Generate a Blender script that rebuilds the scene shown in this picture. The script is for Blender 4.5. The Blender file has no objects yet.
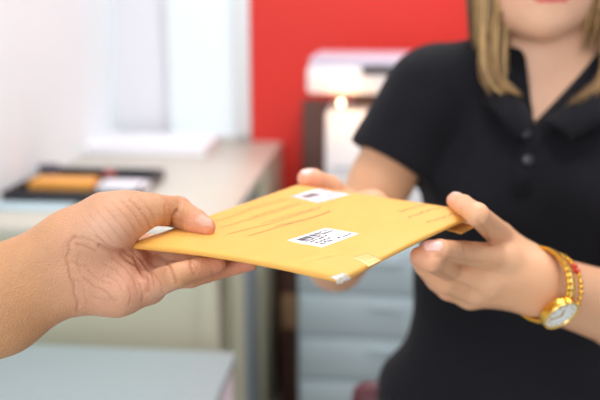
import bpy, bmesh, math, random
import numpy as np
from mathutils import Vector, Matrix, noise
random.seed(7); rng = np.random.default_rng(7)
sc = bpy.context.scene
COL = sc.collection
F = 833.333
CAM = np.array([0.0, 0.0, 1.38])
PITCH = math.atan(200 / F)
FWD = np.array([0, math.cos(PITCH), -math.sin(PITCH)]); UP = np.array([0, math.sin(PITCH), math.cos(PITCH)]); RIGHT = np.array([1.0, 0, 0])

# ---------------------------------------------------------------- measuring helpers
def ray(px, py): return FWD + RIGHT * (px - 300) / F + UP * (200 - py) / F
def PY(px, py, Y):
    r = ray(px, py); return CAM + r * (Y / r[1])
def PZ(px, py, z):
    r = ray(px, py); return CAM + r * ((z - CAM[2]) / r[2])
def mpp(p): return float(np.dot(np.asarray(p) - CAM, FWD)) / F
def J(px, py, Y, rpx):
    p = PY(px, py, Y); return (p, rpx * mpp(p))
def proj(V):
    d = V - CAM; w = d @ FWD
    return np.stack([300 + F * (d @ RIGHT) / w, 200 - F * (d @ UP) / w], 1)
def unit(v):
    v = np.asarray(v, float); return v / np.linalg.norm(v)

# ---------------------------------------------------------------- materials
def srgb(r, g, b):
    def f(c):
        c /= 255; return c / 12.92 if c <= .04045 else ((c + .055) / 1.055) ** 2.4
    return (f(r), f(g), f(b), 1)
def mat(name, col, rough=.5, metal=0, var=0, scale=20, bump=0, bscale=200, spec=.5, attr=None, sss=0, coat=0, emit=None, estr=0, sheen=0, detail=3, cells=0):
    m = bpy.data.materials.new(name); m.use_nodes = True
    nt = m.node_tree; b = nt.nodes['Principled BSDF']
    b.inputs['Roughness'].default_value = rough; b.inputs['Metallic'].default_value = metal
    b.inputs['Specular IOR Level'].default_value = spec
    b.inputs['Base Color'].default_value = col
    b.inputs['Coat Weight'].default_value = coat
    b.inputs['Sheen Weight'].default_value = sheen
    if sss:
        b.inputs['Subsurface Weight'].default_value = sss
        b.inputs['Subsurface Radius'].default_value = (1, .35, .2)
        b.inputs['Subsurface Scale'].default_value = .006
    tc = nt.nodes.new('ShaderNodeTexCoord')
    src = None
    if attr:
        a = nt.nodes.new('ShaderNodeAttribute'); a.attribute_name = attr; src = a.outputs['Color']
        nt.links.new(src, b.inputs['Base Color'])
    if var:
        n = nt.nodes.new('ShaderNodeTexNoise'); n.inputs['Scale'].default_value = scale; n.inputs['Detail'].default_value = detail
        nt.links.new(tc.outputs['Object'], n.inputs['Vector'])
        mr = nt.nodes.new('ShaderNodeMapRange'); mr.inputs['To Min'].default_value = 1 - var; mr.inputs['To Max'].default_value = 1 + var
        nt.links.new(n.outputs['Fac'], mr.inputs['Value'])
        vm = nt.nodes.new('ShaderNodeVectorMath'); vm.operation = 'SCALE'
        nt.links.new(mr.outputs[0], vm.inputs['Scale'])
        if src: nt.links.new(src, vm.inputs[0])
        else: vm.inputs[0].default_value = col[:3]
        nt.links.new(vm.outputs[0], b.inputs['Base Color'])
    if bump:
        n = nt.nodes.new('ShaderNodeTexNoise'); n.inputs['Scale'].default_value = bscale; n.inputs['Detail'].default_value = 4
        nt.links.new(tc.outputs['Object'], n.inputs['Vector'])
        hsock = n.outputs['Fac']
        if cells:
            vo = nt.nodes.new('ShaderNodeTexVoronoi'); vo.feature = 'DISTANCE_TO_EDGE'; vo.inputs['Scale'].default_value = cells
            nt.links.new(tc.outputs['Object'], vo.inputs['Vector'])
            m1 = nt.nodes.new('ShaderNodeMapRange'); m1.inputs['From Max'].default_value = .2; m1.inputs['To Max'].default_value = .16
            nt.links.new(vo.outputs['Distance'], m1.inputs['Value'])
            ad = nt.nodes.new('ShaderNodeMath'); nt.links.new(m1.outputs[0], ad.inputs[0]); nt.links.new(n.outputs['Fac'], ad.inputs[1]); hsock = ad.outputs[0]
        bp = nt.nodes.new('ShaderNodeBump'); bp.inputs['Strength'].default_value = 1; bp.inputs['Distance'].default_value = bump
        nt.links.new(hsock, bp.inputs['Height']); nt.links.new(bp.outputs[0], b.inputs['Normal'])
    if emit:
        b.inputs['Emission Color'].default_value = emit; b.inputs['Emission Strength'].default_value = estr
    return m

# ---------------------------------------------------------------- object helpers
def link(o, parent=None):
    COL.objects.link(o)
    if parent is not None: o.parent = parent
    return o
def mesh_obj(name, V, Fc, m, parent=None, smooth=True, origin=None):
    """vertices are world (or thing-local when the parent has a location)"""
    V = np.asarray(V, float)
    me = bpy.data.meshes.new(name)
    if origin is not None: V = V - np.asarray(origin)
    me.from_pydata([tuple(map(float, v)) for v in V], [], [tuple(int(i) for i in f) for f in Fc])
    me.update()
    if smooth: me.polygons.foreach_set('use_smooth', [True] * len(me.polygons))
    me.materials.append(m)
    o = bpy.data.objects.new(name, me)
    link(o, parent)
    if origin is not None: o.location = tuple(map(float, origin))
    return o
def tag(o, label, cat, group=None, kind=None):
    if label: o['label'] = label
    if cat: o['category'] = cat
    if group: o['group'] = group
    if kind: o['kind'] = kind
    return o
def thing(name, label, cat, loc=(0, 0, 0), rz=0, group=None):
    o = bpy.data.objects.new(name, None); o.empty_display_size = .05
    COL.objects.link(o); o.location = tuple(map(float, loc)); o.rotation_euler = (0, 0, rz)
    return tag(o, label, cat, group)
class MB:
    def __init__(s): s.bm = bmesh.new()
    def box(s, c, size, bev=0, seg=2, rot=None):
        r = bmesh.ops.create_cube(s.bm, size=1)
        vs = r['verts']
        bmesh.ops.scale(s.bm, vec=size, verts=vs)
        if bev:
            es = list({e for v in vs for e in v.link_edges})
            rr = bmesh.ops.bevel(s.bm, geom=es, offset=bev, segments=seg, profile=.5, affect='EDGES')
            vs = list({v for f in rr['faces'] for v in f.verts} | {v for v in vs if v.is_valid})
        if rot is not None: bmesh.ops.transform(s.bm, matrix=rot.to_4x4(), verts=vs)
        bmesh.ops.translate(s.bm, vec=Vector(c), verts=vs)
        return s
    def cyl(s, a, b, r0, r1=None, seg=24, bev=0):
        a, b = Vector(a), Vector(b); r1 = r0 if r1 is None else r1
        d = b - a
        M = Matrix.Translation((a + b) / 2) @ d.to_track_quat('Z', 'Y').to_matrix().to_4x4()
        r = bmesh.ops.create_cone(s.bm, cap_ends=True, segments=seg, radius1=r0, radius2=r1, depth=d.length, matrix=M)
        if bev:
            es = [e for e in {e for v in r['verts'] for e in v.link_edges} if any(len(f.verts) > 4 for f in e.link_faces)]
            bmesh.ops.bevel(s.bm, geom=es, offset=bev, segments=2, profile=.5, affect='EDGES')
        return s
    def sph(s, c, r, sc_=(1, 1, 1)):
        rr = bmesh.ops.create_uvsphere(s.bm, u_segments=24, v_segments=14, radius=r)
        bmesh.ops.scale(s.bm, vec=sc_, verts=rr['verts']); bmesh.ops.translate(s.bm, vec=Vector(c), verts=rr['verts'])
        return s
    def build(s, name, m, parent=None, smooth=True, loc=None, rz=0):
        me = bpy.data.meshes.new(name); s.bm.normal_update(); s.bm.to_mesh(me); s.bm.free()
        if smooth:
            me.polygons.foreach_set('use_smooth', [True] * len(me.polygons))
            try: me.set_sharp_from_angle(angle=math.radians(35))
            except Exception: pass
        me.materials.append(m)
        o = bpy.data.objects.new(name, me); link(o, parent)
        if loc is not None: o.location = tuple(map(float, loc))
        if rz: o.rotation_euler = (0, 0, rz)
        return o

# ---------------------------------------------------------------- implicit surfaces
def sd_rcone(X, a, b, ra, rb):
    ba = b - a; L2 = float(ba @ ba)
    pa = X - a
    h = np.clip((pa @ ba) / max(L2, 1e-12), 0, 1)
    d = pa - h[..., None] * ba
    return np.sqrt((d * d).sum(-1)) - (ra + (rb - ra) * h)
def sd_ell(X, c, R, rad):
    q = (X - c) @ R      # R columns = axes
    k0 = np.sqrt(((q / rad) ** 2).sum(-1)); k1 = np.sqrt(((q / (rad ** 2)) ** 2).sum(-1))
    return k0 * (k0 - 1) / np.maximum(k1, 1e-9)
def smin(a, b, k):
    h = np.maximum(k - np.abs(a - b), 0) / k
    return np.minimum(a, b) - h * h * k * .25
class Field:
    def __init__(s, lo, hi, vox):
        s.lo = np.asarray(lo, float); s.v = vox
        s.n = np.ceil((np.asarray(hi) - s.lo) / vox).astype(int) + 1
        s.f = np.full(tuple(s.n), 1.0, np.float32)
    def sub(s, lo, hi):
        i0 = np.clip(np.floor((lo - s.lo) / s.v).astype(int), 0, s.n); i1 = np.clip(np.ceil((hi - s.lo) / s.v).astype(int) + 1, 0, s.n)
        if (i1 <= i0).any(): return None, None
        g = [s.lo[k] + s.v * np.arange(i0[k], i1[k]) for k in range(3)]
        X = np.stack(np.meshgrid(*g, indexing='ij'), -1)
        return tuple(slice(a, b) for a, b in zip(i0, i1)), X
    def add(s, kind, args, k):
        pad = k + 4 * s.v
        if kind == 'c':
            a, b, ra, rb = args
            lo = np.minimum(a - ra, b - rb) - pad; hi = np.maximum(a + ra, b + rb) + pad
        else:
            c, R, rad = args; m = max(rad); lo = c - m - pad; hi = c + m + pad
        sl, X = s.sub(lo, hi)
        if sl is None: return
        d = sd_rcone(X, *args) if kind == 'c' else sd_ell(X, *args)
        s.f[sl] = smin(s.f[sl], d.astype(np.float32), k)
    def chain(s, js, k=.003):
        for (a, ra), (b, rb) in zip(js, js[1:]): s.add('c', (a, b, ra, rb), k)
    def ell(s, c, rad, k, R=None): s.add('e', (np.asarray(c, float), np.eye(3) if R is None else R, np.asarray(rad, float)), k)
    def merge(s, o, k): s.f = smin(s.f, o.f, k)
    def copy(s):
        o = Field.__new__(Field); o.lo, o.v, o.n = s.lo, s.v, s.n; o.f = np.full(tuple(s.n), 1.0, np.float32); return o
    def mesh(s):
        return nets(s.f, s.lo, s.v)
def nets(f, lo, vox):
    ins = f < 0
    c = np.zeros(tuple(np.array(f.shape) - 1), np.int8)
    offs = [(i, j, k) for i in (0, 1) for j in (0, 1) for k in (0, 1)]
    nx, ny, nz = c.shape
    for (i, j, k) in offs: c += ins[i:i + nx, j:j + ny, k:k + nz]
    act = (c > 0) & (c < 8); del c
    idx = np.argwhere(act)
    ids = np.full(act.shape, -1, np.int32); ids[act] = np.arange(len(idx))
    vals = {o: f[idx[:, 0] + o[0], idx[:, 1] + o[1], idx[:, 2] + o[2]] for o in offs}
    acc = np.zeros((len(idx), 3)); cnt = np.zeros(len(idx))
    for a in offs:
        for ax in range(3):
            if a[ax] == 1: continue
            b = list(a); b[ax] = 1; b = tuple(b)
            va, vb = vals[a], vals[b]
            m = (va < 0) != (vb < 0)
            t = np.where(m, va / np.where(m, va - vb, 1), 0)
            p = np.tile(np.array(a, float), (len(idx), 1)); p[:, ax] += t
            acc += p * m[:, None]; cnt += m
    V = lo + vox * (idx + acc / cnt[:, None])
    Q = []
    for ax in range(3):
        u, w = (ax + 1) % 3, (ax + 2) % 3
        s0 = [slice(None)] * 3; s1 = [slice(None)] * 3
        s0[ax] = slice(0, -1); s1[ax] = slice(1, None)
        A = ins[tuple(s0)]; B = ins[tuple(s1)]
        e = np.argwhere(A != B)
        ok = (e[:, u] > 0) & (e[:, w] > 0) & (e[:, u] < f.shape[u] - 1) & (e[:, w] < f.shape[w] - 1)
        e = e[ok]
        flip = A[e[:, 0], e[:, 1], e[:, 2]]
        def cell(du, dw):
            q = e.copy(); q[:, u] -= du; q[:, w] -= dw
            return ids[q[:, 0], q[:, 1], q[:, 2]]
        q = np.stack([cell(1, 1), cell(0, 1), cell(0, 0), cell(1, 0)], 1)
        q[~flip] = q[~flip][:, ::-1]
        Q.append(q)
    return V, np.concatenate(Q)
def relax(V, Q, it=1, lam=.5):
    E = np.concatenate([Q[:, [0, 1]], Q[:, [1, 2]], Q[:, [2, 3]], Q[:, [3, 0]]])
    for _ in range(it):
        S = np.zeros_like(V); n = np.zeros(len(V))
        for a in (0, 1):
            for k in range(3): S[:, k] += np.bincount(E[:, a], V[E[:, 1 - a], k], len(V))
            n += np.bincount(E[:, a], minlength=len(V))
        V = V + lam * (S / n[:, None] - V)
    return V
def vnormals(V, Q):
    n = np.cross(V[Q[:, 2]] - V[Q[:, 0]], V[Q[:, 3]] - V[Q[:, 1]])
    N = np.zeros_like(V)
    for a in range(4):
        for k in range(3): N[:, k] += np.bincount(Q[:, a], n[:, k], len(V))
    return N / np.maximum(np.linalg.norm(N, axis=1), 1e-12)[:, None]
def polydist(p, line):
    d = np.full(len(p), 1e9)
    for a, b in zip(line, line[1:]):
        a = np.array(a, float); b = np.array(b, float); ab = b - a
        h = np.clip(((p - a) @ ab) / (ab @ ab), 0, 1)
        d = np.minimum(d, np.linalg.norm(p - a - h[:, None] * ab, axis=1))
    return d
def fast_mesh(name, V, Q, m, parent=None, colors=None, origin=None):
    V = np.asarray(V, float)
    if origin is not None: V = V - np.asarray(origin)
    me = bpy.data.meshes.new(name)
    me.vertices.add(len(V)); me.vertices.foreach_set('co', V.astype(np.float32).ravel())
    me.loops.add(Q.size); me.loops.foreach_set('vertex_index', Q.astype(np.int32).ravel())
    me.polygons.add(len(Q)); me.polygons.foreach_set('loop_start', np.arange(0, Q.size, 4, dtype=np.int32))
    me.polygons.foreach_set('loop_total', np.full(len(Q), 4, np.int32))
    me.polygons.foreach_set('use_smooth', np.ones(len(Q), bool))
    me.update(calc_edges=True); me.validate()
    if colors is not None:
        a = me.color_attributes.new('tint', 'FLOAT_COLOR', 'POINT')
        a.data.foreach_set('color', np.concatenate([colors, np.ones((len(V), 1))], 1).astype(np.float32).ravel())
    me.materials.append(m)
    o = bpy.data.objects.new(name, me); link(o, parent)
    if origin is not None: o.location = tuple(map(float, origin))
    return o
def frame_from(x, zhint):
    x = unit(x); z = np.asarray(zhint, float); z = unit(z - (z @ x) * x); y = np.cross(z, x)
    return np.stack([x, y, z], 1)

def tube(pts, rad, seg=8, squash=None):
    """swept tube, returns V,F; rad per point"""
    pts = np.asarray(pts, float); n = len(pts); rad = np.broadcast_to(rad, (n,))
    T = np.gradient(pts, axis=0); T /= np.linalg.norm(T, axis=1)[:, None]
    ref = np.array([0, 0, 1.0]) if abs(T[0][2]) < .9 else np.array([1.0, 0, 0])
    V = []; u = unit(np.cross(ref, T[0]))
    for i in range(n):
        u = unit(u - (u @ T[i]) * T[i]); w = np.cross(T[i], u)
        for k in range(seg):
            a = 2 * math.pi * k / seg
            V.append(pts[i] + rad[i] * (math.cos(a) * u + math.sin(a) * w * (squash or 1)))
    Fc = [(i * seg + k, i * seg + (k + 1) % seg, (i + 1) * seg + (k + 1) % seg, (i + 1) * seg + k) for i in range(n - 1) for k in range(seg)]
    Fc.append(tuple(range(seg - 1, -1, -1))); Fc.append(tuple((n - 1) * seg + k for k in range(seg)))
    return V, Fc
def spline(P, n):
    P = np.asarray(P, float); m = len(P)
    t = np.linspace(0, m - 1 - 1e-9, n); out = []
    for x in t:
        i = int(x); u = x - i
        p0, p1, p2, p3 = P[max(i - 1, 0)], P[i], P[min(i + 1, m - 1)], P[min(i + 2, m - 1)]
        out.append(.5 * ((2 * p1) + (-p0 + p2) * u + (2 * p0 - 5 * p1 + 4 * p2 - p3) * u * u + (-p0 + 3 * p1 - 3 * p2 + p3) * u ** 3))
    return np.array(out)

# ---------------------------------------------------------------- the room, turned 5.6 degrees from the lens
RZ = -math.radians(5.6)
U = np.array([math.cos(RZ), math.sin(RZ), 0]); W = np.array([-math.sin(RZ), math.cos(RZ), 0])
def uv(p): return float(p @ U), float(p @ W)
def rm(u, v, z=0): return u * U + v * W + np.array([0, 0, z])

M_wall = mat('wall_paint', srgb(240, 247, 250), .6, var=.015, scale=3, bump=.0004, bscale=300)
M_grey = mat('grey_wall_paint', srgb(230, 230, 236), .6, var=.015, scale=3)
M_red = mat('red_wall_paint', srgb(214, 36, 22), .5, var=.03, scale=4, bump=.0003, bscale=300)
M_floor = mat('floor_tile', srgb(176, 172, 164), .35, var=.08, scale=6)
M_ceil = mat('ceiling_paint', srgb(240, 240, 240), .8, var=.01)
M_glass = mat('frosted_pane', srgb(236, 246, 250), .25, var=.01, scale=2)
M_frame = mat('window_frame_paint', srgb(226, 230, 232), .4, var=.01)
M_beige = mat('beige_laminate', srgb(190, 190, 166), .4, var=.03, scale=8)
M_top = mat('worktop_laminate', srgb(204, 200, 186), .3, var=.03, scale=10)
M_olive = mat('dark_olive_panel', srgb(92, 90, 76), .5, var=.05)
M_bluegrey = mat('blue_grey_metal', srgb(140, 152, 162), .4, var=.04)
M_brown = mat('dark_brown_wood', srgb(92, 58, 46), .5, var=.1)
M_tan = mat('tan_wood', srgb(186, 146, 108), .5, var=.05)
M_paleblue = mat('pale_blue_grey_steel', srgb(176, 192, 198), .35, var=.03, scale=5)
M_dark = mat('dark_plastic', srgb(38, 38, 44), .4, var=.05)
M_white = mat('white_plastic', srgb(240, 238, 240), .35, var=.01)
M_lilac = mat('lilac_grey_plastic', srgb(205, 195, 210), .4, var=.02)
M_paper = mat('white_paper', srgb(244, 244, 250), .7, var=.015, scale=30)
M_bluepaper = mat('pale_blue_card', srgb(190, 214, 222), .6, var=.02)
M_orange = mat('orange_card', srgb(246, 172, 76), .5, var=.05, scale=40)
M_speck = mat('speckled_grey_top', srgb(152, 168, 170), .5, var=.16, scale=120, detail=6)
M_pinkwhite = mat('pinkish_white_laminate', srgb(222, 216, 222), .5, var=.02)
M_maroon = mat('maroon_vinyl', srgb(86, 30, 40), .45, var=.08, scale=15)
M_chrome = mat('brushed_metal', srgb(180, 180, 184), .3, metal=1, var=.03)

# counter geometry measured from its top right edge
CT = .90
cn = PZ(217, 232, CT); cf = PZ(283, 141, CT)
un, vn = uv(cn); uf, vf = uv(cf)
CU = (un + uf) / 2
print('counter u', un, uf, 'v', vn, vf)
VN = vn + .0; VB = vf + .02          # near end, back wall
lw = uv(PY(108, 60, VB * 1.0))[0]      # left wall
UL = lw
print('left wall u', UL, 'VB', VB, 'VN', VN)

def slab(name, u0, u1, v0, v1, z0, z1, m, parent=None, bev=0, kind=None):
    c = rm((u0 + u1) / 2, (v0 + v1) / 2, (z0 + z1) / 2)
    b = MB().box((0, 0, 0), (abs(u1 - u0), abs(v1 - v0), abs(z1 - z0)), bev)
    o = b.build(name, m, parent, loc=c, rz=RZ)
    if kind: o['kind'] = kind
    return o
URT = 2.6; VFRONT = -1.6
slab('floor', UL - .1, URT, VFRONT, VB + .1, -.05, 0, M_floor, kind='structure')
slab('ceiling', UL - .1, URT, VFRONT, VB + .1, 2.7, 2.75, M_ceil, kind='structure')
slab('wall_left', UL - .1, UL, VFRONT, VB + .1, 0, 2.7, M_wall, kind='structure')
ured = uv(PY(250, 60, VB))[0]; uw0 = uv(PY(163, 60, VB))[0]; uw1 = uv(PY(234, 60, VB))[0]
slab('wall_back', UL, ured, VB, VB + .1, 0, 2.7, M_grey, kind='structure')
slab('wall_back_red', ured, URT, VB - .03, VB + .1, 0, 2.7, M_red, kind='structure')
w = thing('window_1', None, None, rm((uw0 + ured) / 2, VB, .902), RZ); w['kind'] = 'structure'
hw = (ured - uw0) / 2
MB().box((-hw + (uw1 - uw0) / 2, -.012, .75), (uw1 - uw0, .012, 1.5)).build('window_pane', M_glass, w)
fr = MB(); fw = ured - uw1
fr.box((hw - fw / 2, -.02, .75), (fw, .04, 1.5), .004); fr.box((-hw + .006, -.014, .75), (.012, .022, 1.5), .003)
fr.box((0, -.02, 1.52), (2 * hw, .04, .05), .004); fr.box((0, -.02, .012), (2 * hw, .04, .024), .004)
fr.build('window_frame', M_frame, w)

# the long counter, side panels seen receding
cx0, cx1 = UL + .004, CU
c = thing('counter', 'long beige laminate office counter along the white wall, papers and trays on its top', 'counter', rm((cx0 + cx1) / 2, (VN + VB) / 2 - .015, 0), RZ)
hu = (cx1 - cx0) / 2; hv = (VB - VN) / 2 - .016
MB().box((0, 0, CT - .0125), (2 * hu, 2 * hv, .025), .004).build('worktop', M_top, c)
MB().box((-.004, -hv + .02, (CT - .025) / 2), (2 * hu - .02, .03, CT - .025), .002).build('front_panel', M_beige, c)
MB().box((hu - .06, 0, (CT - .025) / 2), (.02, 2 * hv - .08, CT - .03)).build('back_board', M_olive, c)
L = 2 * hv
for nm, f0, f1, mm, off in (('side_panel', .0, .05, M_beige, 0), ('side_panel', .22, .34, M_beige, 0), ('side_panel', .36, .56, M_bluegrey, -.008), ('side_panel', .60, .998, M_beige, .008)):
    o = MB().box((hu - .03 + off, -hv + L * (f0 + f1) / 2, (CT - .025) / 2), (.04, L * (f1 - f0), CT - .026), .003).build(nm, mm, c)
    if mm is M_bluegrey: o['label'] = 'blue grey metal side panel'
    if mm is M_brown: o['label'] = 'dark brown end panel'
# low table in front of the counter
a = PZ(236, 352, .70); ua, va = uv(a); LCW = ua - UL - .03
t = thing('low_cabinet', 'low cabinet with speckled grey top and pinkish white side, in front of the counter', 'cabinet', rm(ua - LCW / 2, va - .3, 0), RZ)
MB().box((0, 0, .69), (LCW, .6, .02), .003).build('top_panel', M_speck, t)
MB().box((-.002, 0, .34), (LCW - .008, .592, .68), .003).build('body', M_pinkwhite, t)
# things on the counter
def on(name, label, cat, px0, px1, py_front, py_back, h, m, z=CT, bev=.002, group=None):
    q = PZ((px0 + px1) / 2, py_front, z); u_, v_ = uv(q); vb_ = uv(PZ((px0 + px1) / 2, py_back, z))[1]
    sc_ = mpp(q); wd = (px1 - px0) * sc_
    o = MB().box((0, (vb_ - v_) / 2, h / 2), (wd, vb_ - v_, h), bev).build(name, m, None, loc=rm(u_, v_, z + .0005), rz=RZ)
    return tag(o, label, cat, group), u_, v_, vb_, wd
# black document tray, an Empty with tray parts
q = PZ(74, 203, CT); u_, v_ = uv(q); wd = .40; dp = .30
q2 = uv(PZ(163, 180, CT)); u1 = q2[0]; u0 = UL + .02; v1 = q2[1] + .02; v0 = uv(PZ(60, 204, CT))[1]
tr = thing('document_tray', 'black flat document tray with orange box and white paper in it', 'tray', rm((u0 + u1) / 2, (v0 + v1) / 2, CT + .0005), RZ)
tw, td = u1 - u0, v1 - v0
MB().box((0, 0, .004), (tw, td, .008), .002).build('base', M_dark, tr)
rim = MB()
for (x, y, sx, sy) in ((0, -td / 2 + .004, tw, .008), (0, td / 2 - .004, tw, .008), (-tw / 2 + .004, 0, .008, td), (tw / 2 - .004, 0, .008, td)):
    rim.box((x, y, .0135), (sx, sy, .027), .002)
rim.build('rim', M_dark, tr)
zt = CT + .009
def inside(name, label, cat, px0, px1, row, depth, h, m, z=zt):
    q = PZ((px0 + px1) / 2, row, z); u_, v_ = uv(q)
    o = MB().box((0, depth / 2, h / 2), ((px1 - px0) * mpp(q), depth, h), .002).build(name, m, None, loc=rm(u_, v_, z), rz=RZ)
    return tag(o, label, cat)
inside('card_box', 'small orange card box lying in the black document tray', 'box', 27, 91, 190.5, .08, .022, M_orange)
inside('paper_pad', 'white paper pad lying in the black tray right of the orange box', 'paper', 96, 143, 193, .08, .018, M_paper)
inside('eraser', 'tiny reddish block in the tray behind the white pad', 'eraser', 104, 114, 177, .02, .018, mat('red_rubber', srgb(205, 110, 105), .5, var=.05))
inside('tape_dispenser', 'small dark grey block by the wall behind the orange box', 'tape dispenser', 34, 56, 176, .03, .03, mat('dark_grey_plastic', srgb(96, 92, 104), .5, var=.05), z=zt)
p0 = uv(PZ(30, 213, CT)); pw = .42
tag(MB().box((0, .0, .003), (.19, .07, .006), .001).build('blue_folder', M_bluepaper, None, loc=rm(UL + .115, (p0[1] + v0) / 2 + .002, CT + .0005), rz=RZ), 'pale blue folder on the counter edge in front of the black tray', 'folder')
q = uv(PZ(150, 156, CT)); vb2 = VB - .06
ps = thing('paper_stack', 'flat stack of white sheets at the far end of the counter, under the frosted window', 'paper', rm(uv(PZ(148, 150, CT))[0], (q[1] + vb2) / 2, CT + .0005), RZ)
for k in range(3):
    dpth = vb2 - q[1]
    MB().box((.006 * (k - 1), .004 * ((k * 2) % 3 - 1), .005 + k * .0101), (.43 - .01 * k, dpth - .02, .01), .001).build('sheet_bundle', M_paper, ps)

# steel drawer cabinet with the copier on it, against the red wall
DV = VB - .03
dl = PY(298, 330, 2.25); du0, dv0 = uv(dl)
DW = .50; DT = .72
dd = DV - dv0 - .08
dc = thing('drawer_cabinet', 'pale blue grey steel drawer cabinet under the white copier', 'cabinet', rm(du0 + DW / 2, dv0 + dd / 2, 0), RZ)
dd = DV - dv0 - .08
MB().box((0, 0, DT / 2), (DW, dd, DT), .004).build('body', M_paleblue, dc)
for k in range(5):
    z0 = .05 + k * .132
    dr = MB().box((0, -dd / 2 - .006, z0 + .062), (DW - .02, .012, .12), .004).build('drawer', M_paleblue, dc)
    MB().box((0, -dd / 2 - .017, z0 + .062 + .03), (.09, .010, .010), .004).build('handle', M_paleblue, dr)
cl = PY(325, 150, dv0 + .06); cu, cv = uv(cl)
top = PY(340, 58, dv0 + .02)[2]; gap1 = PY(340, 94, dv0 + .04)[2]; gap0 = PY(340, 112, dv0 + .04)[2]
CW = .42
cp = thing('copier', 'white office copier with wide scanner head standing on the steel drawer cabinet', 'copier', rm(cu + CW / 2, cv + .17, DT + .001), RZ)
z = DT + .001
MB().box((0, .0, (gap0 - z) / 2), (CW, .34, gap0 - z), .012).build('body', M_white, cp)
MB().box((.02, .06, (gap0 + gap1) / 2 - z), (CW - .1, .2, gap1 - gap0 + .004)).build('output_tray', M_brown, cp)
MB().box((-.008, -.01, (gap1 + top) / 2 - z - .012), (CW + .085, .37, top - gap1 - .024), .012).build('scanner_head', M_white, cp)
MB().box((-.008, .0, top - z - .012), (CW + .075, .34, .02), .008).build('scanner_lid', M_lilac, cp)
dk = PY(382, 72, dv0 - .02)
MB().box((uv(dk)[0] - cu - CW / 2, -.197, dk[2] - z), (.11, .008, .022), .003).build('control_panel', M_dark, cp)
MB().box((.0, -.172, .2), (CW - .04, .006, .004), .001).build('tray_seam', M_bluegrey, cp)
pd = thing('wooden_post', 'low dark brown wooden post with tan panel between counter and steel drawer cabinet', 'post', rm(0, 0, 0), RZ)
a0 = PY(281, 300, 2.62); b0 = PY(301, 150, 2.78); b1 = PY(332, 150, 2.78); tp0 = PY(310, 102, 2.75)
ua_, va_ = uv(a0); ub_, _ = uv(b0); uc_, _ = uv(b1); us = uv(PY(300, 300, 2.62))[0]
vp = DV - .02; UC = CU + .003; ua_ = max(ua_, UC)
MB().box(((ua_ + us) / 2 - .0, va_ + .1, .33), (us - ua_ + .004, .18, .66), .003).build('lower_post', M_brown, pd)
wb = MB().box(((ub_ + uc_) / 2, DV - .03, tp0[2] / 2), (uc_ - ub_, .02, tp0[2]), .003).build('wooden_board', M_brown, None, rz=RZ)
tag(wb, 'tall dark brown board standing behind the white copier against the red wall', 'board')
zt0, zt1 = PY(291, 328, 2.62)[2], PY(291, 295, 2.62)[2]
MB().box(((ua_ + us) / 2, va_ - .001 + .006, (zt0 + zt1) / 2), (us - ua_ - .004, .012, zt1 - zt0), .002).build('tan_panel', M_tan, pd)
# added glowing lamp, stands in for a lens flare at the copier gap
M_glow = mat('flare_glow', (1, .8, .5, 1), .4, emit=(1, .72, .38, 1), estr=30)
lp = PY(341, 103, dv0 + .03)
lamp = thing('flare_lamp', 'small round glowing warm lamp in front of the copier, under its scanner head', 'lamp', (lp[0], lp[1], gap0 + .001))
MB().cyl((0, 0, 0), (0, 0, .008), .012, .010, bev=.001).build('base', M_white, lamp)
MB().sph((0, 0, lp[2] - gap0 ), .0065).build('bulb', M_glow, lamp)

# maroon chair standing behind the woman
ct = PZ(372, 386, .80)
ch = thing('office_chair', 'maroon vinyl chair behind the woman in the black polo shirt', 'chair', (ct[0] + .20, ct[1] + .22, 0), -.05)
MB().box((0, 0, .45), (.44, .44, .07), .03, 4).build('seat', M_maroon, ch)
MB().box((0, -.22, .66), (.44, .05, .28), .024, 5).build('backrest', M_maroon, ch)
for sx in (-1, 1):
    for sy in (-1, 1):
        MB().cyl((sx * .19, sy * .19, 0), (sx * .18, sy * .18, .43), .011, seg=12).build('leg', M_chrome, ch)
    MB().cyl((sx * .17, -.205, .42), (sx * .17, -.215, .56), .010, seg=12).build('back_post', M_chrome, ch)

# ---------------------------------------------------------------- the envelope
ZE = CAM[2] - .16
cN, cL, cF, cR = PZ(342, 281, ZE - .002), PZ(129, 246, ZE), PZ(297, 186.5, ZE + .001), PZ(479, 213.5, ZE + .002)
print('envelope', np.linalg.norm(cN - cL), np.linalg.norm(cR - cN), np.linalg.norm(cF - cL), np.linalg.norm(cR - cF), cL, cN, cF, cR)
def env_xy(a, b):   # a: L->N , b: L->F
    a = np.asarray(a)[..., None]; b = np.asarray(b)[..., None]
    # edges bow a touch
    p = (1 - a) * (1 - b) * cL + a * (1 - b) * cN + (1 - a) * b * cF + a * b * cR
    return p
def env_h(a, b):
    a = np.asarray(a, float); b = np.asarray(b, float)
    e = np.minimum(np.minimum(a, 1 - a) * 1.0, np.minimum(b, 1 - b) * 1.25)
    prof = np.sqrt(np.clip(1 - (1 - np.clip(e / .16, 0, 1)) ** 2, 0, 1))
    rip = .0005 * np.sin(a * 9 + b * 4) + .0004 * np.sin(b * 13 - a * 6 + 1) + .00025 * np.sin(a * 31 + b * 17)
    # soft dents near the near corner and the seam flap running parallel to one edge
    cr = .0006 * np.exp(-((a - .86 - .25 * (b - .1)) / .02) ** 2) * np.exp(-((b - .12) / .12) ** 2) - .0007 * np.exp(-((a - .78 - .5 * b) / .018) ** 2) * np.exp(-((b - .1) / .1) ** 2)
    return .0011 + .0028 * prof + (rip + cr) * np.clip(e / .06, 0, 1)
def env_sag(a, b):
    a = np.asarray(a, float); b = np.asarray(b, float)
    return .0028 * np.sin(math.pi * np.clip(a, 0, 1)) * (1 - b) ** 2 + .0015 * np.sin(math.pi * b) * a
def env_pt(a, b, side=1, off=0):
    p = env_xy(a, b); 
    p[..., 2] += env_sag(a, b) + side * (env_h(a, b) + off)
    return p
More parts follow.
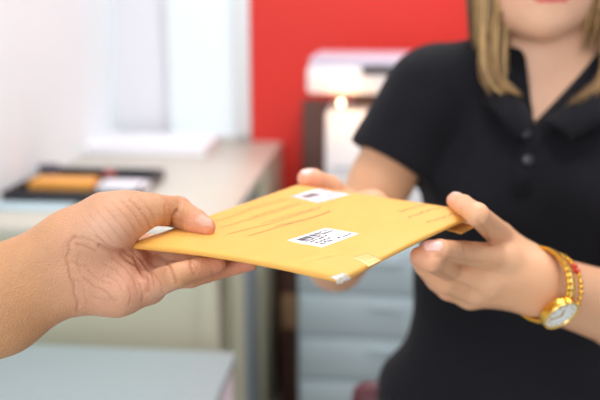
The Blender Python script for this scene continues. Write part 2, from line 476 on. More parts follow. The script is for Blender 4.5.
def inv(px, py):
    q = PZ(px, py, ZE + .003)
    a, b = .5, .5
    for _ in range(20):
        for _ in range(1):
            p = env_pt(a, b); t = (p[2] - CAM[2]) / ray(px, py)[2]; q = CAM + ray(px, py) * t
        e = 1e-4
        Ja = (env_xy(a + e, b) - env_xy(a, b))[:2] / e; Jb = (env_xy(a, b + e) - env_xy(a, b))[:2] / e
        d = np.linalg.solve(np.stack([Ja, Jb], 1), (q - p)[:2]); a += d[0]; b += d[1]
    return float(a), float(b)
NA, NB = 110, 130
M_kraft = mat('kraft_paper', srgb(231, 171, 80), .6, var=.06, scale=60, bump=.00012, bscale=900)
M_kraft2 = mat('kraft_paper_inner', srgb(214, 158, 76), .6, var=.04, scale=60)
env = thing('padded_envelope', 'golden brown padded envelope with white address labels, passed between two people', 'envelope', tuple((cL + cR) / 2))
EO = (cL + cR) / 2
ga = (1 - np.cos(np.linspace(0, math.pi, NA))) / 2 * .5 + np.linspace(0, 1, NA) * .5
gb = (1 - np.cos(np.linspace(0, math.pi, NB))) / 2 * .5 + np.linspace(0, 1, NB) * .5
A_, B_ = np.meshgrid(ga, gb, indexing='ij')
# rounded corners: pull the very corners in
def rc(A_, B_):
    A2, B2 = A_.copy(), B_.copy()
    for (ca, cb) in ((0, 0), (0, 1), (1, 0), (1, 1)):
        da, db = np.abs(A_ - ca), np.abs(B_ - cb); s = np.clip(1 - (da + db) / .03, 0, 1)
        A2 += (.5 - ca) * s * .008; B2 += (.5 - cb) * s * .008
    return A2, B2
A_, B_ = rc(A_, B_)
Vt = env_pt(A_, B_, 1).reshape(-1, 3); Vb = env_pt(A_, B_, -1).reshape(-1, 3)
fcs = []; n0 = NA * NB
I = lambda i, j: i * NB + j
for i in range(NA - 1):
    for j in range(NB - 1):
        fcs.append((I(i, j), I(i + 1, j), I(i + 1, j + 1), I(i, j + 1)))
        fcs.append((n0 + I(i, j), n0 + I(i, j + 1), n0 + I(i + 1, j + 1), n0 + I(i + 1, j)))
for i in range(NA - 1):
    fcs.append((I(i, 0), n0 + I(i, 0), n0 + I(i + 1, 0), I(i + 1, 0))); fcs.append((I(i, NB - 1), I(i + 1, NB - 1), n0 + I(i + 1, NB - 1), n0 + I(i, NB - 1)))
for j in range(NB - 1):
    fcs.append((I(0, j), I(0, j + 1), n0 + I(0, j + 1), n0 + I(0, j))); fcs.append((I(NA - 1, j), n0 + I(NA - 1, j), n0 + I(NA - 1, j + 1), I(NA - 1, j + 1)))
mesh_obj('body', np.concatenate([Vt, Vb]) - EO, fcs, M_kraft, env)
# folded flap peeking out below the right corner
fa, fb = np.meshgrid(np.linspace(.80, 1.002, 10), np.linspace(.84, .985, 12), indexing='ij')
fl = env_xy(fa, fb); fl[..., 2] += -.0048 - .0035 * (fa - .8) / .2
Vf = np.concatenate([fl.reshape(-1, 3), fl.reshape(-1, 3) - [0, 0, .0008]]) - EO
ff = []; nf = 120
for i in range(9):
    for j in range(11):
        ff.append((i * 12 + j, (i + 1) * 12 + j, (i + 1) * 12 + j + 1, i * 12 + j + 1)); ff.append(tuple(nf + k for k in (i * 12 + j, i * 12 + j + 1, (i + 1) * 12 + j + 1, (i + 1) * 12 + j)))
bd = [(i, 0) for i in range(10)] + [(9, j) for j in range(1, 12)] + [(i, 11) for i in range(8, -1, -1)] + [(0, j) for j in range(10, 0, -1)]
for p_, q_ in zip(bd, bd[1:] + bd[:1]): ff.append((p_[0] * 12 + p_[1], nf + p_[0] * 12 + p_[1], nf + q_[0] * 12 + q_[1], q_[0] * 12 + q_[1]))
o = mesh_obj('flap', Vf, ff, M_kraft2, env)
def patch(name, quad, m, off, parent, n=14):
    cs = [np.array(inv(*q)) for q in quad]
    s, t = np.meshgrid(np.linspace(0, 1, n), np.linspace(0, 1, n), indexing='ij')
    ab = (1 - s)[..., None] * (1 - t)[..., None] * cs[0] + s[..., None] * (1 - t)[..., None] * cs[1] + s[..., None] * t[..., None] * cs[2] + (1 - s)[..., None] * t[..., None] * cs[3]
    p = env_pt(ab[..., 0], ab[..., 1], 1, off).reshape(-1, 3); pl = env_pt(ab[..., 0], ab[..., 1], 1, off - .00012).reshape(-1, 3)
    f = []; k = n * n
    for i in range(n - 1):
        for j in range(n - 1):
            q = (i * n + j, (i + 1) * n + j, (i + 1) * n + j + 1, i * n + j + 1); f.append(q)
    for i in range(n - 1):
        f += [(i * n, k + i * n, k + (i + 1) * n, (i + 1) * n), (i * n + n - 1, (i + 1) * n + n - 1, k + (i + 1) * n + n - 1, k + i * n + n - 1),
              (i, i + 1, k + i + 1, k + i), ((n - 1) * n + i, k + (n - 1) * n + i, k + (n - 1) * n + i + 1, (n - 1) * n + i + 1)]
    o = mesh_obj(name, np.concatenate([p, pl]) - EO, f, m, parent)
    bm = bmesh.new(); bm.from_mesh(o.data); bmesh.ops.recalc_face_normals(bm, faces=bm.faces); bm.to_mesh(o.data); bm.free()
    return o, cs
M_label = mat('label_paper', srgb(246, 246, 250), .45, var=.01)
M_label2 = mat('pinkish_label_paper', srgb(244, 226, 230), .45, var=.03, scale=150)
M_ink = mat('black_ink', srgb(50, 46, 54), .6, var=.1)
M_pencil = mat('faint_pen_ink', srgb(52, 54, 66), .6, var=.1)
M_redink = mat('red_ink', srgb(205, 70, 90), .6, var=.1)
def strokes(name, lines, wid, m, off, parent):
    """each line = list of (a,b) on the envelope; thin ribbons of ink"""
    V, Fc = [], []
    for ln in lines:
        ln = np.array(ln)
        for i in range(len(ln)):
            d = ln[min(i + 1, len(ln) - 1)] - ln[max(i - 1, 0)]
            P = env_pt(ln[i][0], ln[i][1], 1, off)
            P2 = env_pt(ln[i][0] + d[0] * .01, ln[i][1] + d[1] * .01, 1, off)
            t = P2 - P; t[2] = 0; nn = np.array([-t[1], t[0], 0]) / max(np.linalg.norm(t), 1e-12)
            V += [P + nn * wid / 2, P - nn * wid / 2]
            if i: k = len(V); Fc.append((k - 4, k - 3, k - 1, k - 2))
    return mesh_obj(name, np.array(V) - EO, Fc, m, parent, smooth=False)
def scribble(p, q, n, amp, rnd, gaps=True, dense=1.0):
    """handwriting-like line between two picture-measured points"""
    p = np.array(inv(*p)); q = np.array(inv(*q)); d = q - p
    nn = np.array([-d[1], d[0]]) / np.linalg.norm(d)
    out = []; t = 0
    while t < 1:
        L = rnd.uniform(.05, .16) * dense
        e = min(1, t + L); k = max(4, int((e - t) * n))
        ts = np.linspace(t, e, k)
        wv = np.cumsum(rnd.normal(0, 1, k)); wv -= wv.mean(); wv = wv / max(np.abs(wv).max(), 1e-6)
        out.append([tuple(p + d * x + nn * amp * (y + .5 * math.sin(x * n * 2.2))) for x, y in zip(ts, wv)])
        t = e + (rnd.uniform(.015, .05) if gaps else 0)
    return out
rnd = np.random.default_rng(3)
# address lines by hand
hl = []
for p, q in (((214, 221.5), (288, 200)), ((220, 227.5), (302, 203.5)), ((228, 234.5), (320, 208)), ((248, 236), (330, 212))):
    a_, b_ = inv(*p), inv(*q); hl.append([tuple(np.array(a_) + (np.array(b_) - a_) * x) for x in np.linspace(0, 1, 24)])
strokes('ruled_line', hl, .00046, M_pencil, .00016, env)
wr = []
for p, q in (((236, 213), (284, 199)), ((252, 217), (300, 202)), ((262, 223), (322, 206.5)), ((275, 227), (332, 210.5))):
    wr += scribble(p, q, 60, .007, rnd)
strokes('handwriting', wr, .0005, M_pencil, .0002, env)
wr = []
for p, q in (((399, 212), (426, 205)), ((408, 218), (450, 207)), ((426, 222.5), (462, 211))): wr += scribble(p, q, 50, .007, rnd)
o = strokes('printed_text', wr, .0008, mat('brown_print_ink', srgb(112, 86, 70), .6, var=.1), .0002, env)
# labels
def label(name, quad, m, lab, inks):
    o, cs = patch(name, quad, m, .0002, env); o['label'] = lab
    def at(s, t): return tuple((1 - s) * (1 - t) * cs[0] + s * (1 - t) * cs[1] + s * t * cs[2] + (1 - s) * t * cs[3])
    for nm, mm, items, wd in inks:
        strokes(nm, [[at(*p) for p in it] for it in items], wd, mm, .00035, o)
    return o
def bars(s0, s1, t0, t1, n, r):
    out = []
    for k in range(n):
        s = s0 + (s1 - s0) * (k + r.uniform(.1, .9)) / n; out.append([(s, t0), (s, t1)])
    return out
def words(s0, s1, t, h, n, r):
    out = []; s = s0
    while s < s1:
        L = r.uniform(.05, .13); e = min(s + L, s1); k = 9
        out.append([(x, t + h * (r.random() - .5)) for x in np.linspace(s, e, k)]); s = e + .025
    return out
# quad: left tip, far corner, right tip, near corner; s runs left->far edge direction (long), t across
r2 = np.random.default_rng(5)
label('shipping_label', [(287, 240.5), (325, 228.3), (359.5, 233.5), (322, 247.5)], M_label, 'white printed address label near the front corner',
      [('barcode', M_ink, bars(.10, .60, .12, .34, 15, r2), .0007), ('printed_text', M_ink, words(.1, .5, .42, .09, 3, r2) + words(.62, .9, .2, .1, 3, r2) + words(.1, .62, .54, .08, 3, r2) + words(.55, .92, .85, .1, 3, r2) + words(.1, .4, .84, .12, 3, r2) + words(.12, .5, .7, .08, 3, r2) + words(.6, .9, .36, .1, 3, r2), .0011)])
label('postage_label', [(289.5, 196.5), (320, 188.8), (352, 194.5), (318, 203)], M_label2, 'pinkish white postage label near the far edge',
      [('barcode', M_ink, bars(.12, .55, .22, .5, 15, r2), .0006), ('red_text', M_redink, words(.62, .92, .3, .1, 3, r2) + words(.2, .8, .72, .1, 3, r2) + words(.5, .92, .55, .1, 3, r2) + [[(.03, .04), (.97, .04), (.97, .96), (.03, .96), (.03, .04)]], .0006)])
# tape
M_tape = mat('clear_tape', srgb(240, 198, 130), .12, var=.08, spec=.8); 
patch('clear_tape', [(352, 257.5), (367, 253), (382, 260), (369, 266.5)], M_tape, .0001, env)[0]['label'] = 'glossy strip of clear tape'
M_tape2 = mat('crinkled_tape', srgb(214, 204, 190), .15, var=.15, scale=400, bump=.0006, bscale=500, spec=.8)
tp = []
s, t = np.meshgrid(np.linspace(0, 1, 10), np.linspace(0, 1, 8), indexing='ij')
# wraps over the near corner and hangs as a small crumpled tab
T0, T1, T2, T3 = PZ(330, 277.5, ZE + .0035), PZ(343, 273.5, ZE + .0035), PZ(350.5, 279.5, ZE - .0005), PZ(339, 284.5, ZE - .0005)
g = (1 - s)[..., None] * (1 - t)[..., None] * T0 + s[..., None] * (1 - t)[..., None] * T1 + s[..., None] * t[..., None] * T2 + (1 - s)[..., None] * t[..., None] * T3
g = g + rng.normal(0, .0003, g.shape) + np.array([0, -.001, .0018]) * np.sin(np.pi * t)[..., None]
f = [(i * 8 + j, (i + 1) * 8 + j, (i + 1) * 8 + j + 1, i * 8 + j + 1) for i in range(9) for j in range(7)]
o = mesh_obj('tape_tab', g.reshape(-1, 3) - EO, f, M_tape2, env); o['label'] = 'crumpled white tape tab on the corner'
md = o.modifiers.new('s', 'SOLIDIFY'); md.thickness = .0007; md.offset = 0

# ---------------------------------------------------------------- skin
M_skin = mat('skin_warm', (.6, .35, .22, 1), .46, attr='tint', var=.10, scale=70, bump=.0007, bscale=750, detail=6, cells=420, sss=.12, spec=.4)
M_skin2 = mat('skin_fair', (.6, .35, .22, 1), .45, attr='tint', var=.04, scale=150, bump=.0002, bscale=600, sss=.12, spec=.4)
def lin(r, g, b): return np.array(srgb(r, g, b)[:3])
def paint(C, V, c, r, col, k=1.0):
    w = np.exp(-(np.linalg.norm(V - c, axis=1) / r) ** 2)[:, None] * k
    return C * (1 - w) + col * w
def crease(V, N, C, px, lines, facing=.1, tint=None):
    nf = -(N @ unit(FWD))
    D = np.zeros(len(V))
    for ln, w, dep in lines:
        d = polydist(px, ln)
        D += dep * np.exp(-(d / w) ** 2) * (nf > facing)
        if tint is not None:
            k = (.34 * np.exp(-(d / (w * 1.3)) ** 2) * (nf > facing) * min(1, dep / .0006))[:, None]
            C[:] = C * (1 - k) + tint * k
    return V - N * D[:, None]
def nail(V, N, C, c, axis, nrm, length, width, col, lift=.0003):
    """marks a nail plate: raised flat plate with its own colour"""
    R = frame_from(axis, nrm); q = (V - c) @ R
    e = (np.abs(q[:, 0]) / (length / 2)) ** 3 + (np.abs(q[:, 1]) / (width / 2)) ** 3
    m = (e < 1) & (q[:, 2] > -.006) & ((N @ unit(nrm)) > .1)
    rimm = (e >= 1) & (e < 1.9) & (q[:, 2] > -.006) & ((N @ unit(nrm)) > .1)
    C[m] = col
    V[m] += N[m] * lift; V[rimm] -= N[rimm] * lift * .7
    return V

# ---- the man's hand and forearm
def man():
    def Jz(px, py, rpx, gap=0, top=False):
        """joint touching the envelope's underside (or its top)"""
        r = rpx * .00064
        z = ZE - .0022 - r - gap if not top else ZE + .0035 + r + gap
        p = PZ(px, py, z); return (p, rpx * mpp(p))
    Fm = Field([-.52, .38, 1.0], [.015, .70, 1.30], .0010)
    # forearm, wide and flatter in depth
    up = [J(-190, 330, .50, 50), J(-60, 298, .51, 38), J(0, 280, .515, 31), J(70, 240, .525, 27), J(100, 228, .53, 25)]
    dn = [J(-190, 400, .50, 50), J(-60, 345, .51, 38), J(5, 318, .515, 33), J(74, 281, .525, 28), J(100, 280, .53, 27)]
    mid = [J(-190, 365, .50, 60), J(-60, 318, .51, 44), J(0, 298, .515, 38), J(70, 260, .53, 32), J(120, 258, .545, 26)]
    Fm.chain(up, .012); Fm.chain(dn, .012); Fm.chain(mid, .012)
    # palm: metacarpals
    Fm.chain([J(92, 283, .53, 29), J(118, 288, .532, 26), J(148, 287, .543, 17)], .010)
    Fm.chain([J(95, 272, .54, 26), J(158, 274, .558, 16)], .010)
    Fm.chain([J(95, 262, .55, 24), J(163, 262, .575, 15)], .010)
    Fm.chain([J(92, 250, .56, 24), J(166, 250, .60, 14)], .010)
    # thenar
    Fm.chain([J(88, 233, .53, 23), J(109, 221.5, .528, 25), J(134, 214, .54, 20)], .012)
    # fingers
    fingers = [
        [J(148, 286, .543, 15.5), Jz(177, 275.5, 12.5, .001), Jz(201, 267.5, 11.0), Jz(217, 264, 9.2)],
        [J(158, 275, .556, 16), Jz(190, 276, 12.0, .009), Jz(226, 267.5, 9.8, .0085), Jz(250, 263, 8.0, .005)],
        [J(163, 262, .575, 15), Jz(200, 258, 12), Jz(240, 250, 11), Jz(262, 247, 9.5)],
        [J(166, 250, .592, 15), Jz(204, 246, 12), Jz(236, 238, 11), Jz(254, 234, 9.5)],
    ]
    G = Fm.copy()
    for fg in fingers:
        g = Fm.copy(); g.chain(fg, .0015)
        G.f = smin(G.f, g.f, .0012)
    # thumb lies on the envelope's top
    T = Fm.copy()
    tt = [J(128, 212.5, .538, 20.5), J(152, 209.5, .545, 16), Jz(177, 212, 15.5, 0, True), Jz(195, 221.5, 12.8, 0, True), Jz(206.5, 227, 9.5, 0, True)]
    T.chain(tt, .002)
    T.ell(tt[2][0] + np.array([.0, -.001, .0005]), [.0105, .0095, .0095], .003)
    G.f = smin(G.f, T.f, .001)
    Fm.merge(G, .007)
    del G, T
    V, Q = Fm.mesh(); V = relax(V, Q, 2); N = vnormals(V, Q)
    # colour: tanned forearm, pinker palm
    C = np.tile(lin(198, 144, 102), (len(V), 1))
    px = proj(V)
    for (x, y, Y, r, k) in ((105, 235, .52, .03, .75), (125, 285, .52, .032, .85), (165, 275, .53, .02, .6), (95, 290, .51, .02, .5)):
        C = paint(C, V, PY(x, y, Y), r, lin(224, 166, 138), k)
    C = paint(C, V, PY(105, 232, .505), .014, lin(236, 190, 164), .5)  # pale patch on the thumb mound, light falling there put into the colour
    tip = tt[4][0]
    C = paint(C, V, tip, .014, lin(226, 148, 122), .8)
    for fg in fingers: C = paint(C, V, fg[3][0], .018, lin(206, 128, 102), .8)  # pinker fingertips, with the shade below the envelope painted in
    # creases measured on the photograph
    cr = [
        ([(75, 236), (69, 243), (69, 251), (66, 259), (69, 268), (70, 277), (74, 284), (74, 294), (78, 302), (77, 311)], 1.2, .00065),
        ([(66, 240), (63, 247), (62, 256)], .8, .0003),
        ([(80, 252), (77, 262), (80, 272)], .8, .0003), ([(83, 284), (84, 292), (87, 302)], .8, .0003), ([(73, 262), (80, 266), (88, 266)], .8, .0004), ([(72, 280), (80, 282)], .7, .0003),
        ([(74, 238), (84, 238), (93, 241), (100, 246)], 1.1, .0004), ([(76, 244), (86, 246), (96, 251)], .9, .0006),
        ([(100, 246), (112, 252), (124, 252), (134, 256), (142, 268)], 2.0, .0016),
        ([(96, 236), (110, 247), (124, 250)], .9, .0005),
        ([(122, 256), (138, 266), (146, 280), (147, 292)], 1.8, .0014),
        ([(132, 250), (140, 258), (150, 272), (153, 284)], 1.1, .0008),
        ([(112, 258), (126, 268), (134, 280), (138, 294)], .8, .00045),
        ([(84, 278), (94, 286), (104, 290), (112, 298)], .9, .0005), ([(88, 270), (98, 280), (112, 284)], .8, .0004),
        ([(92, 296), (102, 300), (116, 300)], .7, .0004), ([(100, 278), (108, 276), (118, 282), (122, 290)], .7, .0004),
        ([(104, 264), (116, 270), (124, 280)], .7, .0004), ([(128, 286), (131, 296), (130, 305)], .7, .0004), ([(140, 284), (143, 294), (142, 302)], .8, .0005),
        ([(130, 200), (140, 210), (148, 222), (151, 230)], 1.0, .0006), ([(122, 201), (134, 214), (142, 228)], .9, .0005), ([(113, 203), (127, 218), (137, 233)], .8, .0004),
        ([(105, 207), (118, 222), (130, 237)], .8, .0004), ([(97, 211), (110, 226), (122, 240)], .8, .00035), ([(90, 215), (102, 229), (114, 243)], .7, .0003), ([(84, 220), (94, 231), (104, 242)], .7, .0003),
        ([(138, 196), (146, 205), (153, 215), (156, 224)], .8, .0004),
        ([(177, 211), (173, 217), (172, 227)], 1.6, .0019), ([(165, 206), (165, 214), (164, 223)], .9, .0004), ([(160, 214), (160, 224)], .8, .0003),
        ([(178, 199), (184, 200), (189, 203)], .8, .0003), ([(176, 202), (182, 203), (188, 207)], .8, .0003),
        ([(168, 264), (171, 271), (177, 283)], 1.4, .0012), ([(190, 260), (191, 267), (195, 275)], 1.3, .0010), ([(152, 272), (160, 282), (162, 292)], 1.0, .0006),
        ([(212, 272), (214, 277)], 1.0, .0005),
    ]
    V = crease(V, N, C, px, cr, tint=lin(170, 100, 74))
    # thumb nail, on the upper right of the tip
    ax = unit(tt[4][0] - tt[3][0]); nr = unit(PY(207, 214, .53) - PY(203, 224, .55) + np.array([0, -.010, .012]))
    V = nail(V, N, C, PZ(205, 219, ZE + .0165), ax, unit([.15, .25, .95]), .0135, .0105, lin(218, 164, 142), .0003)
    o = fast_mesh('person', V, Q, M_skin, None, C, origin=PY(70, 260, .53))
    tag(o, 'outstretched bare forearm and hand gripping the near left corner of the envelope', 'person')
    return o
man()

# ---- the woman
def woman():
    CX = .313; CY = 1.05
    def wz(dropz): return CAM[2] - dropz
    # measured joints
    shR = PY(428, 96, 1.04); shL = np.array([2 * CX - shR[0], 1.04, shR[2]])
    elR = PY(336, 262, .985); wrR = PY(352, 222, .79)
    wrL = PY(538, 284, .655); elL = PY(672, 328, .85)
    chin = PY(547, 36, .965)
    neck0 = np.array([PY(553, 60, 1.03)[0], 1.035, chin[2] + .02])
    root = None
    # coarse torso, neck and head
    B = Field([-.02, .82, .80], [.66, 1.26, 1.72], .0035)
    hc = chin + np.array([.001, .062, .103])
    B.ell(hc + np.array([0, .012, .022]), [.074, .092, .092], .01)
    B.ell(hc + np.array([0, -.012, -.03]), [.060, .066, .073], .02)      # face
    B.ell(chin + np.array([0, .016, .014]), [.024, .020, .017], .028)    # chin
    for sx in (-1, 1):
        B.ell(chin + np.array([sx * .035, .045, .040]), [.022, .034, .030], .03)      # jaw angle
        B.ell(chin + np.array([sx * .030, .022, .062]), [.018, .018, .018], .02)      # cheeks
        B.ell(hc + np.array([sx * .074, .012, -.005]), [.008, .018, .028], .005)      # ears
    B.add('c', (chin + np.array([0, .004, .098]), chin + np.array([0, -.012, .069]), .006, .0095), .008)   # nose
    B.ell(chin + np.array([0, .003, .0485]), [.021, .009, .0045], .004)  # lips
    B.ell(chin + np.array([0, .003, .0400]), [.018, .009, .0050], .004)
    nb = np.array([CX, 1.06, wz(.10)])
    B.add('c', (neck0 + np.array([0, .02, .03]), nb, .050, .054), .02)
    B.add('c', (nb + np.array([0, .01, .02]), shR + np.array([.02, .01, .012]), .05, .045), .04)
    B.add('c', (nb + np.array([0, .01, .02]), shL + np.array([-.02, .01, .012]), .05, .045), .04)
    B.ell(np.array([CX, 1.055, wz(.22)]), [.150, .090, .15], .04)
    B.ell(np.array([CX, 1.06, wz(.42)]), [.135, .090, .17], .05)
    B.ell(np.array([CX, 1.06, wz(.56)]), [.17, .10, .12], .05)
    V, Q = B.mesh(); V = relax(V, Q, 1)
    C = np.tile(lin(226, 178, 148), (len(V), 1))
    d = np.linalg.norm((V - (chin + np.array([0, -.004, .0455]))) / np.array([.024, .014, .0095]), axis=1)
    C[d < 1] = lin(214, 72, 82)
    C = paint(C, V, chin + np.array([.03, 0, .05]), .02, lin(236, 170, 150), .4); C = paint(C, V, chin + np.array([-.03, 0, .05]), .02, lin(236, 170, 150), .4)
    for sx in (-1, 1):      # eyes and brows (above the photograph's edge)
        e = hc + np.array([sx * .032, -.075, .005]); dd = (V - e) / np.array([.015, .03, .006]); C[np.linalg.norm(dd, axis=1) < 1] = lin(60, 44, 38)
        e = hc + np.array([sx * .033, -.075, .026]); dd = (V - e) / np.array([.019, .03, .0035]); C[np.linalg.norm(dd, axis=1) < 1] = lin(96, 70, 50)
    parts = [(V, Q, C)]
    # arms with hands, finer
    def arm(lo, hi, build):
        A = Field(lo, hi, .0015); C_fn = build(A)
        V, Q = A.mesh(); V = relax(V, Q, 2); N = vnormals(V, Q)
        C = np.tile(lin(222, 168, 130), (len(V), 1))
        V, C = C_fn(V, N, C)
        return V, Q, C
    def Jz(px, py, rpx, Y0, top=False, gap=0):
        r = rpx * Y0 / F
        z = ZE - .004 - r - gap if not top else ZE + .004 + r + gap
        p = PZ(px, py, z); return (p, rpx * mpp(p))
    def left(A):
        A.add('c', (elL, shL, .037, .046), .01)
        A.add('c', (elL, elL + (wrL - elL) * .45, .038, .036), .012)
        A.add('c', (elL + (wrL - elL) * .35, wrL + (elL - wrL) * .1, .036, .0215), .012)
        off = np.array([0, .0, .007])
        ax = unit(wrL - elL)
        A.add('c', (elL + (wrL - elL) * .6 + off, wrL + off, .0245, .018), .012)
        A.add('c', (elL + (wrL - elL) * .6 - off, wrL - off, .0245, .019), .012)
        # metacarpals
        idx = J(503, 259, .640, 15.5); mdl = J(488, 280, .632, 15); rng_ = J(474, 290, .640, 14); pky = J(470, 296, .665, 12)
        A.chain([J(528, 270, .66, 23), idx], .012); A.chain([J(530, 280, .655, 27), mdl], .012)
        A.chain([J(528, 286, .66, 25), rng_], .012); A.chain([J(524, 288, .675, 22), pky], .012)
        A.chain([J(518, 266, .665, 20), J(503, 252, .66, 14)], .012)
        G = A.copy()
        FG = [[idx, J(464, 253, .600, 12), Jz(440, 249.5, 10.5, .6), Jz(429, 248.5, 9, .6)],
              [mdl, J(450, 270, .616, 12.0), Jz(430, 261, 11, .6, False, .007), Jz(419, 256, 9.5, .6, False, .005)],
              [rng_, J(444, 282, .618, 12), J(426, 267, .622, 10.5), J(419, 258, .628, 9.5)],
              [pky, J(448, 290, .655, 10.5), J(436, 281, .66, 9.5), J(428, 272, .665, 9)]]
        for fg in FG:
            g = A.copy(); g.chain(fg, .002); G.f = smin(G.f, g.f, .0015)
        T = A.copy()
        tt = [J(519, 256, .665, 18), J(500, 235, .655, 13), Jz(477, 214.5, 11.5, .64, True), Jz(463, 205, 10, .64, True), Jz(455, 200.5, 8.5, .64, True)]
        T.chain(tt, .003); G.f = smin(G.f, T.f, .0015)
        A.merge(G, .007)
        def col(V, N, C):
            for fg in FG:
                C = paint(C, V, fg[3][0], .011, lin(232, 160, 132), .6)
                C = paint(C, V, fg[1][0], .009, lin(206, 146, 112), .5)
                C = paint(C, V, fg[0][0] - np.array([0, .012, 0]), .010, lin(232, 182, 146), .5)  # knuckle highlights painted into the skin colour
            C = paint(C, V, tt[4][0], .012, lin(240, 168, 150), .8)
            pxs = proj(V)
            V = crease(V, N, C, pxs, [([(463, 246), (466, 258)], 1.4, .0005), ([(458, 246), (461, 258)], 1.2, .0004), ([(446, 260), (443, 270)], 1.4, .0005), ([(442, 243), (441, 255)], 1.2, .0003),
                                      ([(478, 222), (486, 232), (489, 244)], 1.8, .0010), ([(482, 262), (468, 261), (452, 258), (436, 256)], 1.2, .0006), ([(470, 287), (455, 281), (440, 272)], 1.2, .0006)], tint=lin(186, 124, 94))
            V = nail(V, N, C, Jz(431, 247, 9, .6)[0] + np.array([0, -.006, .003]), FG[0][3][0] - FG[0][2][0], [-.1, -.8, .5], .0125, .0085, lin(246, 200, 190))
            V = nail(V, N, C, tt[4][0] + np.array([.002, 0, .007]), tt[4][0] - tt[3][0], [-.25, -.1, .95], .012, .009, lin(250, 205, 198))
            return V, C
        return col
    def right(A):
        A.chain([(shR, .046), (shR + (elR - shR) * .5, .0385), (elR, .034)], .01)
        A.ell(elR + np.array([0, .006, -.002]), [.031, .033, .031], .012)
        A.chain([(elR, .033), (elR + (wrR - elR) * .3, .036), (wrR, .0235)], .01)
        off = np.array([.009, 0, 0]); A.add('c', (wrR + (elR - wrR) * .3 + off, wrR + off, .024, .019), .01); A.add('c', (wrR + (elR - wrR) * .3 - off, wrR - off, .024, .019), .01)
        k = [J(372, 208, .725, 17), J(352, 212, .72, 17), J(336, 214, .725, 17), J(324, 212, .735, 15)]
        for q in k: A.chain([(wrR, .021), q], .012)
        G = A.copy()
        tips = [(352, 214), (334, 216), (318, 214), (306, 210)]
        FG = []
        for q, (x, y) in zip(k, tips):
            fg = [q, Jz(q[0][0] * 0 + (x + 8), y + 2, 12, .68), Jz(x, y + 8, 10.5, .65), Jz(x - 4, y + 12, 9.5, .64)]
            g = A.copy(); g.chain(fg, .002); G.f = smin(G.f, g.f, .0015); FG.append(fg)
        T = A.copy()
        def tj(px, py, r, Y): return J(px, py, Y, r)
        tt = [tj(356, 212, 15, .775), tj(344, 199, 11.5, .755), tj(330, 186, 10.5, .738), tj(313, 179.5, 10.5, .722), tj(306.5, 178.5, 9.5, .716)]
        T.chain(tt, .003); G.f = smin(G.f, T.f, .0015)
        A.merge(G, .007)
        def col(V, N, C):
            C = paint(C, V, tt[4][0], .013, lin(240, 158, 132), .85)
            V = nail(V, N, C, tt[4][0] + np.array([0, .001, .008]), tt[4][0] - tt[3][0], [-.1, .5, .8], .012, .009, lin(250, 205, 198))
            return V, C
        return col
    parts.append(arm([.05, .50, 1.00], [.54, 1.09, 1.35], left))
    parts.append(arm([-.02, .57, 1.02], [.22, 1.09, 1.35], right))
    off = 0; Vs, Qs, Cs = [], [], []
    for V, Q, C in parts: Vs.append(V); Qs.append(Q + off); Cs.append(C); off += len(V)
    org = np.array([CX, CY, 0])
    body = fast_mesh('person', np.concatenate(Vs), np.concatenate(Qs), M_skin2, None, np.concatenate(Cs), origin=org)
    tag(body, 'woman in a black polo shirt with blond hair, holding the far side of the envelope', 'person')
    # --- polo shirt
    S = Field([-.05, .80, .80], [.70, 1.28, 1.42], .003)
    o2 = .012
    S.ell(np.array([CX, 1.058, wz(.20)]), [.162, .108, .155], .04)
    for sx in (-1, 1): S.ell(np.array([CX + sx * .070, .985, wz(.235)]), [.068, .058, .068], .05)   # bust
    S.add('c', (nb + np.array([0, .01, .006]), shR + np.array([.02, .01, .012]), .056, .052), .04)
    S.add('c', (nb + np.array([0, .01, .006]), shL + np.array([-.02, .01, .012]), .056, .052), .04)
    S.ell(np.array([CX, 1.06, wz(.36)]), [.158, .108, .14], .05)
    S.ell(np.array([CX, 1.06, wz(.54)]), [.205, .135, .15], .06)
    for sh, el, t1, r0, r1 in ((shR, elR, .40, .057, .057), (shL, elL, .46, .057, .054)):
        K = S.copy(); ax = unit(el - sh); cpt = sh + (el - sh) * t1
        K.add('c', (sh, sh + (el - sh) * (t1 + .12), r0, r1), .01)
        sl, X = S.sub(S.lo, S.lo + S.v * (S.n - 1))
        K.f = np.maximum(K.f[sl], ((X - cpt) @ ax).astype(np.float32)); S.f = smin(S.f, K.f, .022)
    # neck opening and V
    vb_ = PY(537, 131, .95)
    zt = nb[2] + .02
    hx = (X[..., 0] - (vb_[0] + (neck0[0] + .004 - vb_[0]) * np.clip((X[..., 2] - vb_[2]) / .09, 0, 1.5)))
    wv = np.clip((X[..., 2] - vb_[2]) / .085, 0, 2) * .043
    vcut = np.maximum(np.abs(hx) - wv, X[..., 1] - 1.03)
    ncut = np.sqrt((X[..., 0] - nb[0]) ** 2 + ((X[..., 1] - 1.055)) ** 2) - .060
    ncut = np.maximum(ncut, (nb[2] - .015 + (X[..., 1] - 1.0) * .35) - X[..., 2])
    # folds
    nz = .0035 * np.sin(X[..., 0] * 38 + X[..., 2] * 16 + 2 * np.sin(X[..., 2] * 21)) * np.clip((wz(.12) - X[..., 2]) / .1, 0, 1)
    f = S.f[sl] + nz.astype(np.float32)
    f = np.maximum(f, -vcut); f = np.maximum(f, -ncut)
    S.f = f.astype(np.float32)
    S.f[0] = S.f[-1] = 1; S.f[:, 0] = 1; S.f[:, -1] = 1; S.f[:, :, 0] = 1; S.f[:, :, -1] = 1
    V, Q = S.mesh(); V = relax(V, Q, 1)
    M_shirt = mat('black_pique_cotton', srgb(17, 17, 23), .85, var=.12, scale=60, bump=.0006, bscale=900, spec=.2, sheen=.03)
    shirt = fast_mesh('polo_shirt', V - org, Q, M_shirt, body)
